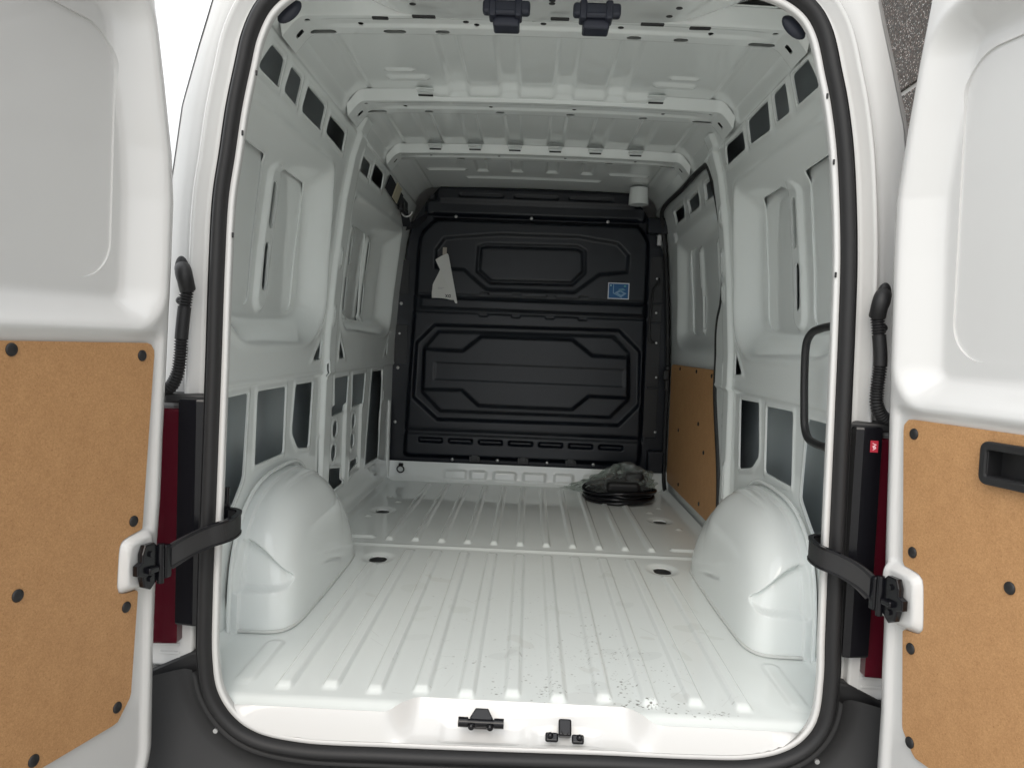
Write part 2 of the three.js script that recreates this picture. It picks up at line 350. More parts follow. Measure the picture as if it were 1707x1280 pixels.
// --- wheel arches
function wheelArch(s) {
  const zc = -.925, a = .475, b = .412, w = .195, p = 3.0, q = 7, dent = convex([[.868, .125], [.715, .13], [.705, .155], [.80, .25], [.86, .275]], .008);
  const us = range(0, 1, .0045), vs = range(0, 1, .008);
  const g = sheet(us, vs, (t, v) => {
    const th = t * PI, c = cos(th), sn = sin(th), pz = c > 0 ? p : mix(p, 2.0, min(1, -c * 2)), m = pow(pow(abs(c), pz) + pow(sn, pz), -1 / pz);
    const lat = v < .55 ? v / .55 * .86 : mix(.86, 1, sin((v - .55) / .45 * PI / 2));
    let sc = pow(max(0, 1 - pow(lat, q)), 1 / q), sy = pow(max(0, 1 - pow(lat, 3.2)), 1 / 2.6); if (v >= 1) sc = sy = 0;
    const step = .022 * (1 - ss(.16, .19, lat)) + .016 * (1 - ss(.42, .45, lat)) * ss(.3, .5, t);
    const zz = zc + a * c * m * (sc + step), yy = b * sn * m * (sy + step) - .004;
    let x = .885 - w * lat, z = zz;
    if (c > .3) z -= .034 * press(dent(x, yy), .011) * ss(.3, .5, c);
    x += .012 * gau(((zz + 1.0) / .02)) * 0;
    return [s * x, yy, z];
  });
  const arch = part('wheel_arch', g, paint);
  const bead = []; for (let k = 0; k <= 40; k++) { const th = k / 40 * PI, c = cos(th), pz = c > 0 ? 3 : mix(3, 2, min(1, -c * 2)), m = pow(pow(abs(c), pz) + pow(sin(th), pz), -1 / pz); bead.push([s * .872, b * sin(th) * m * 1.062 + .002, zc + a * c * m * 1.062]); }
  part('arch_flange', tube(bead, .007, 120, 8), paint, arch);
  const base = []; for (let k = 0; k <= 30; k++) { const l = k / 30, sc = pow(1 - pow(l, q), 1 / q); base.push([s * (.885 - w * l), .006, zc + a * sc + .004]); }
  for (let k = 30; k >= 0; k--) { const l = k / 30, sc = pow(1 - pow(l, q), 1 / q); base.push([s * (.885 - w * l), .006, zc - a * sc]); }
  part('sealant_bead', tube(base, .0055, 160, 6), new THREE.MeshStandardMaterial({ color: lin(.66, .68, .66), roughness: .7 }), arch);
}
wheelArch(-1); wheelArch(1);

// --- side walls
const beadOf = d => .0045 * gau(((d - .006) / .009));
function strip(qs) { return qs.map(q => convex(q, .006)); }
const leftStrip = [[[-.42, 1.745], [-.54, 1.745], [-.555, 1.66], [-.37, 1.66]], [[-.60, 1.745], [-.72, 1.745], [-.735, 1.66], [-.60, 1.665]], [[-.78, 1.745], [-1.01, 1.745], [-1.03, 1.66], [-.79, 1.66]], [[-1.08, 1.735], [-1.33, 1.735], [-1.36, 1.66], [-1.09, 1.67]], [[-1.61, 1.725], [-1.84, 1.725], [-1.86, 1.66], [-1.61, 1.66]], [[-1.90, 1.745], [-2.13, 1.745], [-2.18, 1.67], [-1.91, 1.67]]];
const wallHolesL = [...strip(leftStrip),
  ...strip([[[-1.40, .90], [-1.27, .81], [-1.385, .81]], [[-1.72, .91], [-1.82, .81], [-1.70, .81]], [[-2.92, .90], [-2.81, .81], [-2.89, .81]],
    [[-.355, .715], [-.59, .72], [-.565, .45], [-.47, .37], [-.355, .37]], [[-.67, .72], [-.97, .72], [-.96, .475], [-.66, .475]], [[-1.08, .72], [-1.32, .72], [-1.275, .345], [-1.13, .47], [-1.04, .48]],
    [[-1.67, .72], [-1.95, .72], [-1.92, .545], [-1.69, .54]], [[-1.61, .31], [-1.90, .27], [-1.90, .195], [-1.60, .195]],
    [[-2.03, .72], [-2.34, .72], [-2.30, .555], [-2.04, .55]], [[-2.03, .275], [-2.26, .265], [-2.27, .24], [-2.02, .20]], [[-2.50, .72], [-2.83, .72], [-2.78, .195], [-2.40, .205]]]),
  slot(-1.765, .475, .046, .037), slot(-1.75, .365, .046, .037), slot(-2.145, .475, .044, .037), slot(-2.13, .375, .044, .037),
  slot(-1.43, .39, .011, .085), slot(-1.525, 1.25, .008, .03), slot(-1.51, 1.0, .008, .03), slot(-1.47, .765, .008, .03), slot(-2.86, .56, .01, .03)];
const recL = [[convex([[-.22, 1.57], [-1.28, 1.595], [-1.335, 1.5], [-1.42, 1.02], [-1.37, .94], [-1.2, .865], [-.5, .865], [-.3, .97]], .02)], [convex([[-1.665, 1.56], [-2.95, 1.585], [-2.965, 1.5], [-2.93, .96], [-2.82, .915], [-1.77, .93], [-1.67, 1.0]], .02)]].map(r => r[0]);
const winL = [(z, y) => rr(z, y, -.47, 1.25, .285, .25, .04), (z, y) => rr(z, y, -1.062, 1.25, .150, .25, .045), (z, y) => rr(z, y, -2.225, 1.235, .145, .235, .04)];
const slotsL = [slot(-.866, 1.36, .023, .082), slot(-.858, 1.145, .023, .085), slot(-2.03, 1.34, .023, .07), slot(-2.02, 1.125, .023, .085), slot(-2.43, 1.36, .023, .08), slot(-2.42, 1.125, .023, .085)];
const postL = [[-1.535, .065]];
function wallDisp(z, y, rec, holes, bars, posts) {  // outward from the wall profile
  let d = 0, inRec = 0;
  for (const r of rec) inRec = max(inRec, ss(0.0, .115, -r(z, y)));
  d += .085 * inRec;
  for (const r of rec) { const q = r(z, y); d -= .006 * gau(((q + .002) / .016)); }
  for (const [bz, hw, y0, y1] of bars) d -= .014 * press(rr(z, y, bz - (y - 1.25) * .04, (y0 + y1) / 2, hw, (y1 - y0) / 2, hw), .018) * inRec;
  for (const [pz, hw] of posts) d -= .018 * (1 - ss(hw - .012, hw + .012, abs(z - pz + .06 * (y - 1.0) * .6))) * ss(.02, .1, y);
  let h = 1e9; for (const f of holes) { const v = f(z, y); if (v < h) h = v; }
  if (inRec < .2) d -= beadOf(h);
  d += .008 * (1 - ss(.735, .755, y)) * ss(.05, .12, y) - .004 * gau(((y - .752) / .008));
  d += .010 * ss(1.775, 1.795, y);
  return [d, h];
}
const bar = (m, f) => { let h = 1e9; for (const g of m) { const v = f(g); if (v < h) h = v; } return h; };
const barsL = [[-.862, .05, .99, 1.5], [-2.025, .05, 1.0, 1.46], [-2.425, .05, 1.0, 1.46]];
{
  const colPlate = (z, y) => .014 * press(rr(z, y, -1.78, .40, .15, .19, .02), .012) + .014 * press(rr(z, y, -2.16, .40, .12, .19, .02), .012);
  const dk = (z, y) => wallDisp(z, y, recL, wallHolesL, barsL, postL);
  const us = range(-3.2, -.22, .0075), vs = range(-.02, 1.85, .0075);
  const winKeep = (z, y) => min(winL[0](z, y), winL[1](z, y), winL[2](z, y));
  const g = sheet(us, vs, (z, y) => [-(xw(y) + dk(z, y)[0] + colPlate(z, y)), y, z], (z, y) => min(dk(z, y)[1], winKeep(z, y), bar(slotsL, f => f(z, y))), [-.006, 0, 0]);
  const wall = part('side_wall', g, paint, van, 'white steel side wall opposite the sliding door, with cut-outs');
  for (const [z0, z1] of [[-.20, -.742], [-.838, -1.195], [-1.76, -2.64]].map((q, i) => [[-.19, -.75], [-.905, -1.22], [-2.075, -2.375]][i])) {
    const gg = sheet(range(z0, z1, .012), range(.985, 1.515, .012), (z, y) => [-(xw(y) + .085 + .005 - (barsL.some(b => z < b[0] + .02 && z > b[0] - .02) ? 0 : 0)), y, z], (z, y) => bar(slotsL, f => f(z, y)) - .006, [-.004, 0, 0]);
    part('window_blank', gg, paint, wall);
  }
}
for (const [z, y] of [[-.42, .80], [-.55, .80], [-.60, .805], [-.64, .80], [-.86, .80], [-.9, .845], [-1.15, .80], [-2.1, .76], [-2.3, .765], [-2.45, .76]]) part('pin_hole', new THREE.SphereGeometry(.006, 8, 6).scale(.3, 1, 1).translate(-(xw(y) + .002), y, z), plastic, van);
for (const [z, y] of [[-.62, .82], [-.68, .80], [-.84, .83], [-.5, .80], [-1.1, .80]]) part('pin_hole', new THREE.SphereGeometry(.006, 8, 6).scale(.3, 1, 1).translate(xw(y) + .002, y, z), plastic, van);
// right wall with the side door opening
const slideEdge = interp([-.1, .22, .52, .75, 1.01, 1.13, 1.41, 1.57, 1.72, 1.77], [-1.68, -1.67, -1.76, -1.835, -1.83, -1.735, -1.685, -1.725, -1.765, -1.78]);
const slideOpen = poly([[-1.68, -.1], [-1.67, .22], [-1.70, .38], [-1.76, .52], [-1.82, .66], [-1.838, .75], [-1.84, .9], [-1.825, 1.01], [-1.79, 1.07], [-1.735, 1.13], [-1.70, 1.22], [-1.682, 1.36], [-1.69, 1.45], [-1.72, 1.57], [-1.755, 1.70], [-1.80, 1.775], [-2.96, 1.785], [-3.08, 1.76], [-3.12, 1.66], [-3.14, 1.4], [-3.15, .8], [-3.12, .1], [-3.1, -.1]]);
const rightStrip = [[[-.47, 1.77], [-.61, 1.77], [-.62, 1.68], [-.43, 1.68]], [[-.67, 1.77], [-.80, 1.77], [-.82, 1.685], [-.69, 1.68]], [[-.85, 1.77], [-1.10, 1.77], [-1.13, 1.69], [-.89, 1.68]], [[-1.17, 1.755], [-1.43, 1.76], [-1.47, 1.69], [-1.19, 1.69]]];
const wallHolesR = [...strip(rightStrip), ...strip([[[-1.49, .92], [-1.37, .82], [-1.49, .815]], [[-1.41, .715], [-1.14, .72], [-1.10, .475], [-1.19, .46], [-1.365, .335]], [[-1.05, .715], [-.755, .72], [-.735, .47], [-1.03, .47]], [[-.62, .71], [-.37, .71], [-.37, .36], [-.52, .36], [-.645, .45]]]),
  slot(-1.61, 1.30, .012, .045), slot(-1.62, 1.17, .012, .03), slot(-1.66, .80, .012, .055), slot(-1.675, .60, .014, .02), slot(-1.55, .34, .010, .075), slot(-1.60, 1.5, .01, .03)];
const recR = [convex([[-.22, 1.575], [-1.1, 1.61], [-1.40, 1.605], [-1.455, 1.5], [-1.51, 1.03], [-1.46, .95], [-1.34, .885], [-.5, .885], [-.3, .97]], .02)];
const winR = [(z, y) => rr(z, y, -.50, 1.265, .31, .255, .04), (z, y) => rr(z, y, -1.147, 1.262, .160, .258, .06)];
const slotsR = [slot(-.945, 1.375, .023, .09), slot(-.930, 1.15, .023, .085)], barsR = [[-.938, .05, 1.0, 1.52]], postR = [[-1.60, .055]];
{
  const dk = (z, y) => wallDisp(z, y, recR, wallHolesR, barsR, postR);
  const us = range(-3.2, -.22, .0075), vs = range(-.02, 1.85, .0075);
  const g = sheet(us, vs, (z, y) => [xw(y) + dk(z, y)[0], y, z], (z, y) => min(slideOpen(z, y), z < -1.9 ? 1 : min(dk(z, y)[1], winR[0](z, y), winR[1](z, y), bar(slotsR, f => f(z, y)))), [.006, 0, 0]);
  const wall = part('side_wall', g, paint, van, 'white steel side wall with the sliding door opening');
  for (const [z0, z1] of [[-.19, -.82], [-.98, -1.315]]) part('window_blank', sheet(range(z0, z1, .012), range(.985, 1.535, .012), (z, y) => [xw(y) + .09, y, z], (z, y) => bar(slotsR, f => f(z, y)) - .006, [.004, 0, 0]), paint, wall);
  // rubber seal round the side door opening
  const loop = [[-1.78, 1.76], [-1.735, 1.62], [-1.70, 1.47], [-1.69, 1.36], [-1.705, 1.22], [-1.74, 1.13], [-1.80, 1.07], [-1.835, 1.0], [-1.848, .88], [-1.84, .72], [-1.80, .6], [-1.75, .48], [-1.70, .34], [-1.68, .2], [-1.69, .04], [-1.75, .005], [-2.4, -.002], [-3.0, .005], [-3.09, .06], [-3.13, .3], [-3.14, .8], [-3.13, 1.4], [-3.105, 1.64], [-3.06, 1.745], [-2.95, 1.772], [-2.4, 1.772], [-1.86, 1.772]];
  part('door_seal', tube(loop.map(([z, y]) => [xw(y) + .006, y, z]), .013, 300, 10, true), rubber, van, 'black rubber seal of the side door opening');
}
// sliding door (closed), seen from inside
{
  const holes = strip([[[-1.76, 1.725], [-1.78, 1.64], [-2.04, 1.645], [-2.01, 1.725]], [[-2.14, 1.72], [-2.16, 1.645], [-2.41, 1.645], [-2.42, 1.72]], [[-2.51, 1.72], [-2.54, 1.65], [-2.80, 1.65], [-2.81, 1.725]]]);
  const rec = [convex([[-1.72, 1.60], [-2.64, 1.585], [-2.86, 1.57], [-2.99, .97], [-2.93, .92], [-2.8, .89], [-1.74, .885]], .02)];
  const slots = [slot(-2.43, 1.35, .010, .10), slot(-2.40, 1.12, .010, .09), slot(-2.03, 1.35, .010, .10), slot(-2.02, 1.12, .010, .09)], win = (z, y) => rr(z, y, -2.605, 1.245, .125, .245, .06);
  const disp = (z, y) => { let d = .03 + .05 * ss(0, .10, -rec[0](z, y)); for (const [bz] of [[-2.43], [-2.03]]) d -= .012 * press(rr(z, y, bz, 1.24, .028, .23, .028), .016); let h = 1e9; for (const f of holes) h = min(h, f(z, y)); return [d - beadOf(h), h]; };
  const door = part('sliding_door', sheet(range(-3.19, -1.60, .009), range(-.02, 1.82, .009), (z, y) => [xw(y) + disp(z, y)[0], y, z], (z, y) => min(disp(z, y)[1], win(z, y), bar(slots, f => f(z, y))), [.014, 0, 0]), paint, van, 'closed white sliding side door with hardboard lower lining');
  part('window_blank', sheet(range(-2.74, -2.47, .015), range(.99, 1.50, .015), (z, y) => [xw(y) + .086, y, z], (z, y) => bar(slots, f => f(z, y)) - .005, [.004, 0, 0]), paint, door);
  const us = range(-3.06, -1.70, .03), vs = range(.075, .825, .03);
  const f = sheet(us, vs, (z, y) => [xw(y) + .012, y, z], (z, y) => -rr(z, y, -2.38, .45, .66, .37, .03), [.012, 0, 0]);
  part('lining_panel', f, board, door);
  for (const [z, y] of [[-2.75, .80], [-2.3, .80], [-1.95, .79], [-2.72, .44], [-2.2, .53], [-2.05, .40], [-2.65, .13], [-2.1, .13]]) part('fastener', new THREE.SphereGeometry(.011, 12, 8).scale(.4, 1, 1).translate(xw(y) + .010, y, z), plastic, door);
  part('door_latch', merge([box(.03, .16, .035, .875, .73, -3.07, .01), box(.04, .07, .05, .865, .75, -3.06, .012)]), plastic, door);
}

const E = interp([-.35, .0, .3, .9, 1.2, 1.33, 1.47, 1.62, 1.8, 1.9, 1.97], [.98, 1.0, 1.005, 1.0, .985, .968, .950, .910, .858, .80, .70]);
const ex = (y, z) => { const t = clamp((z + .32) / .22); return E(y) + .035 * ss(-.1, -1.1, z) - .07 * (1 - sqrt(1 - t * t * .97)); };
// --- outer skin of the body (its inside shows through the cut-outs)
{
  for (const s of [-1, 1]) part('body_side', sheet(range(.02, 1.965, .025), range(-.10, -3.6, .03), (y, z) => [s * ex(y, z), y, z]), darkenedPaint, van);
  part('inner_skin', merge([-1, 1].map(s => sheet(range(-.3, 1.85, .03), range(-.12, -3.35, .04), (y, z) => [s * (min(ex(y, z) - .012, xw(y) + mix(.115, .2, ss(.8, .95, y))) - .006 * sin(y * 14) * ss(1.0, .7, y)), y, z]))), primer, van, 'grey primed inside of the outer body sides');
  part('body_roof', sheet(range(-.76, .76, .04), range(-.09, -3.6, .05), (x, z) => [x, 2.0 - .04 * (x / .76) ** 2 - .05 * (1 - ss(-.3, 0, -abs(z) * 1) * 1) * 0, z]), darkenedPaint, van);
  part('front_closing', new THREE.BoxGeometry(2.06, 2.3, .03).translate(0, .85, -3.6), darkenedPaint, van);
  const under = new THREE.BoxGeometry(1.98, .05, 3.5).translate(0, -.10, -1.85); part('underbody', under, rubber, van);
}

// --- rear frame: pinch flange, inner pillars, outer jamb, rubber seal
const extD = q => abs(q.nx) > .35 ? clamp((E(min(1.9, q.y + q.ny * .2)) - .062 - abs(q.x)) / abs(q.nx), .17, .34) : .22;
const frame = part('door_frame', sweep([[.002, -.022], [0, -.006], [.003, -.001], [.012, 0], [.018, -.012], [.052, -.014]]), darkenedPaint, van, 'white painted rear door frame');
part('outer_jamb', sweep([[.055, -.014], [.060, -.030], [.070, -.058], [.084, -.076], [.100, -.074], [.110, -.052], [.118, -.046], [.124, -.052], [.127, -.070], [.130, -.115], [.136, -.122], [.142, -.098], q => [mix(.143, extD(q), .5), -.094], q => [extD(q), -.10], q => [extD(q) + .012, -.115]], q => q.y > .07), darkenedPaint, frame);
part('pillar_lining', (() => {
  const sec = []; for (let k = 0; k <= 10; k++) { const t = k / 10; sec.push(q => {
    const top = .085 * abs(q.ny) + .20 * abs(q.nx * q.ny) + .145 * abs(q.nx), side = (xw(q.y) + .004 - abs(q.x)) / max(.3, abs(q.nx)), full = mix(top, side, ss(.75, .95, abs(q.nx)));
    return [.002 + full * pow(t, .75), mix(-.022, q.ny > 0 ? mix(-.27, -.445, pow(q.ny, 2.2)) : -.27, t)]; }); }
  return sweep(sec, q => q.ny > -.6);
})(), paint, van, 'white inner lining of the rear pillars and header');
{
  const sec = []; for (let k = 0; k <= 14; k++) { const a = PI * (1 - k / 14); sec.push([.0325 + .0165 * cos(a), -.008 + .025 * pow(sin(a), .8)]); }
  sec.unshift([.014, -.014]); sec.push([.0495, -.012], [.053, -.004], [.055, -.004], [.056, -.016]);
  part('weather_seal', sweep(sec), rubber, van, 'thick black rubber seal round the rear opening');
}
for (const [x, y] of [[-.668, 1.52], [-.698, 1.38], [-.716, 1.14], [.662, 1.51], [.686, 1.36], [.706, 1.10]]) part('flange_hole', box(.005, .013, .004, x * 1.003, y, .0005, .002), plastic, frame);
// black lower cover of the jamb and bumper
{
  const cov = sweep([[.058, -.02], [.064, .0], [.075, -.02], [.10, -.035], [.125, -.03], [.15, -.02], [.20, 0], [.26, .02], [.30, .03], [.34, -.05]], q => q.y < .09);
  const bump = part('rear_bumper', cov, new THREE.MeshStandardMaterial({ color: lin(0.022, 0.022, 0.023), roughness: .6 }), van, 'black plastic rear bumper and step cover');
  part('step', box(1.9, .25, .3, 0, -.42, -.02, .03), plastic, bump);
  for (const s of [-1, 1]) {
    const g = extrude([[-.80, -.25], [-.80, .102], [-.815, .10], [-.93, .045], [-1.02, .01], [-1.02, -.25]].map(([x, y]) => [s < 0 ? x : -x, y]), .03, .006); g.translate(0, 0, -.078);
    part('corner_cover', g, plastic, bump);
    part('screw', new THREE.CylinderGeometry(.006, .006, .006, 10).rotateX(PI / 2).translate(s * .735, -.07, .0), steel, bump);
  }
}

// --- tail lamps
for (const s of [-1, 1]) {
  const sh = (pts, y0, y1) => extrude(pts.map(([x, z]) => [s < 0 ? x : -x, -z]), y1 - y0 - .012, .006).translate(0, 0, y0 + .006).rotateX(-PI / 2);
  const h = part('tail_lamp', sh([[-.815, -.09], [-.787, -.03], [-.788, -.012], [-.80, -.010], [-.84, -.016], [-.84, -.12]], .185, .745), gloss, van, s < 0 ? 'tail lamp with black flank beside the tall-lined door' : 'tail lamp with small red emblem on its black flank');
  part('lens', sh([[-.850, -.2], [-.850, -.024], [-.880, -.020], [-.93, -.016], [-.985, -.05], [-1.0, -.2]], .134, .718), redLens, h);
  part('housing_top', sh([[-.815, -.09], [-.786, -.035], [-.88, -.024], [-.985, -.055], [-1.0, -.2]], .732, .754), plastic, h);
  part('lamp_bracket', box(.17, .13, .06, s * .902, .13, -.078, .008), darkenedPaint, van);
  const br = part('bracket_ribs', merge([box(.05, .008, .004, s * .875, .10, -.047, .002), box(.05, .008, .004, s * .875, .122, -.047, .002)]), darkenedPaint, h);
  if (s > 0) {
    const c = document.createElement('canvas'); c.width = 64; c.height = 96; const g = c.getContext('2d'); g.fillStyle = '#a3122b'; g.fillRect(0, 0, 64, 96); g.strokeStyle = '#e9c7cb'; g.lineWidth = 6;
    g.beginPath(); g.moveTo(18, 22); g.lineTo(46, 34); g.lineTo(20, 48); g.lineTo(46, 62); g.lineTo(22, 78); g.stroke(); g.beginPath(); g.arc(34, 56, 9, 0, 7); g.stroke();
    const t = new THREE.CanvasTexture(c); t.colorSpace = THREE.SRGBColorSpace;
    const p = new THREE.PlaneGeometry(.018, .028); p.rotateY(-.12); p.translate(.825, .70, -.0035);
    part('emblem', p, new THREE.MeshStandardMaterial({ map: t, roughness: .4 }), h);
  }
}

// --- roof
const zMem = [[-.445, -.615], [-1.262, -1.462], [-2.10, -2.275]];
const RX = [-.515, -.316, -.117, .085, .285, .485];
{
  const d = (x, z) => {
    let y = roofY(x);
    if (z > -1.25) for (const c of [-.318, -.12, .089, .292]) y += .015 * press(rr(x, z, c, -.98, .036, .30, .012), .016);
    else if (z > -2.1) for (const c of RX) y += .015 * press(rr(x, z, c, -1.8, .036, .33, .010), .014);
    else { for (const c of RX.slice(1, 5)) y += .012 * press(rr(x, z, c, -2.5, .03, .2, .010), .014); y -= .010 * press(rr(x, z, -.02, -2.86, .40, .02, .02), .02); }
    for (const s of [-1, 1]) { if (z > -1.25) y -= .010 * press(rr(x, z, s * .50, -1.12, .075, .022, .02), .02) + .008 * press(rr(x, z, s * .52, -1.04, .05, .010, .01), .014); if (z < -2.3) y -= .01 * press(rr(x, z, s * .52, -2.65, .11, .016, .012), .016); y += .007 * gau(((x - s * .676) / .007)); }
    y -= .028 * ss(-1.20, -1.245, z) * ss(-1.3, -1.262, z) * (1 - ss(.4, .5, abs(x)));
    return y;
  };
  part('roof_panel', sheet(range(-.80, .80, .0075), range(-3.2, -.42, .009), (x, z) => [x, d(x, z), z]), paint, van, 'white pressed roof lining panel');
}
const memSlots = [[[-.675, .04], [-.455, .035], [-.308, .022], [.278, .022], [.42, .022], [.665, .04]], [[-.675, .04], [-.461, .018], [-.165, .018], [.127, .018], [.427, .018], [.67, .04]], [[-.675, .04], [-.40, .022], [-.26, .022], [.22, .022], [.37, .022], [.67, .04]]];
zMem.forEach(([z0, z1], n) => {
  const L = z0 - z1, drop = [.048, .040, .040][n], hs = memSlots[n];
  const sec = t => t < .12 ? [0, 1 - t / .12] : t > .88 ? [0, (t - .88) / .12] : [0, 0];
  const dots = [-.70, -.55, -.36, -.2, -.03, .14, .33, .5, .68].map((x, i) => [x, i % 2 ? .52 : .30]);
  const g = sheet(range(-.764, .764, .006), range(0, 1, .02), (x, t) => {
    const up = sec(t)[1], z = t < .12 ? z0 + .012 - .024 * t / .12 : t > .88 ? z1 + .02 - .03 * (t - .88) / .12 : mix(z0 - .012, z1 + .02, (t - .12) / .76);
    const y = roofY(x) - drop * (1 - up * .98) - .008 * ss(.715, .77, abs(x)) + .006 * press(abs(t - .42) - .14, .12) * (1 - ss(.6, .68, abs(x)));
    return [x, y, z];
  }, (x, t) => { const zz = t * L; let k = 1; for (const [sx, hw] of hs) k = min(k, rr(x, zz, sx, L * .78, hw, .0145, .0145)); for (const [dx, dt] of dots) k = min(k, hypot(x - dx, zz - dt * L) - .0085); for (const s of [-1, 1]) k = min(k, rr(x, zz, s * .735, L * .55, .010, .012, .004)); return k; }, [0, .003, 0]);
  const m = part('roof_crossmember', g, paint, van);
  part('shade_sheet', sheet(range(-.75, .75, .05), [z0 - .02, z1 + .03], (x, z) => [x, roofY(x) - drop + .016, z]), bulkFlange, m);  // added dark sheet, stands in for the shade behind the slots
  const tabs = n === 1 ? [-.45, .45] : n === 2 ? RX : [];
  for (const c of tabs) part('rib_tab', merge([box(.07, .004, .05, c, roofY(c) - .014, z0 + .036, .0015), box(.062, .012, .006, c, roofY(c) - .022, z0 + .016, .001)]), paint, m), part('tab_slot', box(.058, .005, .010, c, roofY(c) - .030, z0 + .022, .001), rubber, m);
});
// header fittings: slots, plugs, upper door catches
const hdrY = (x, z) => 1.752 + .072 * pow(clamp((-z - .05) / .39), .87) - .02 * (x / .5) ** 2;
{
  const plugs = [];
  for (const [x, z, w] of [[-.33, -.33, .05], [.045, -.345, .04], [.30, -.345, .05], [-.45, -.33, .035], [.43, -.34, .045]]) part('header_slot', box(w * 1.3, .006, .014, x, hdrY(x, z) - .001, z, .003), plastic, van);
  for (const [x, z] of [[-.34, -.2], [.33, -.25], [.02, -.16], [.02, -.19], [.34, -.16], [-.22, -.40], [0, -.41], [.22, -.41]]) part('header_hole', new THREE.SphereGeometry(.007, 10, 6).scale(1.3, .4, 1).translate(x, hdrY(x, z), z), plastic, van);
  for (const [x, y, z, r] of [[-.612, 1.684, -.052, -.75], [.594, 1.684, -.052, .75]]) part('corner_plug', new THREE.SphereGeometry(.036, 20, 12).scale(1, .5, .35).rotateZ(-r).translate(x, y, z), navy, van, 'dark oval plug in the header corner');
  for (const cx of [-.093, .131]) {
    const g = merge([box(.118, .032, .03, 0, 0, 0, .008), box(.066, .03, .055, 0, -.026, -.03, .006), box(.018, .045, .05, -.042 + .008, -.002, -.006, .005), box(.018, .045, .05, .030, -.002, -.006, .005), new THREE.CylinderGeometry(.008, .008, .05, 12).rotateZ(PI / 2).translate(0, -.012, .008)]);
    g.translate(cx, 1.737, -.12); part('upper_door_catch', g, navy, van, 'dark blue-black upper door catch under the header');
  }
}

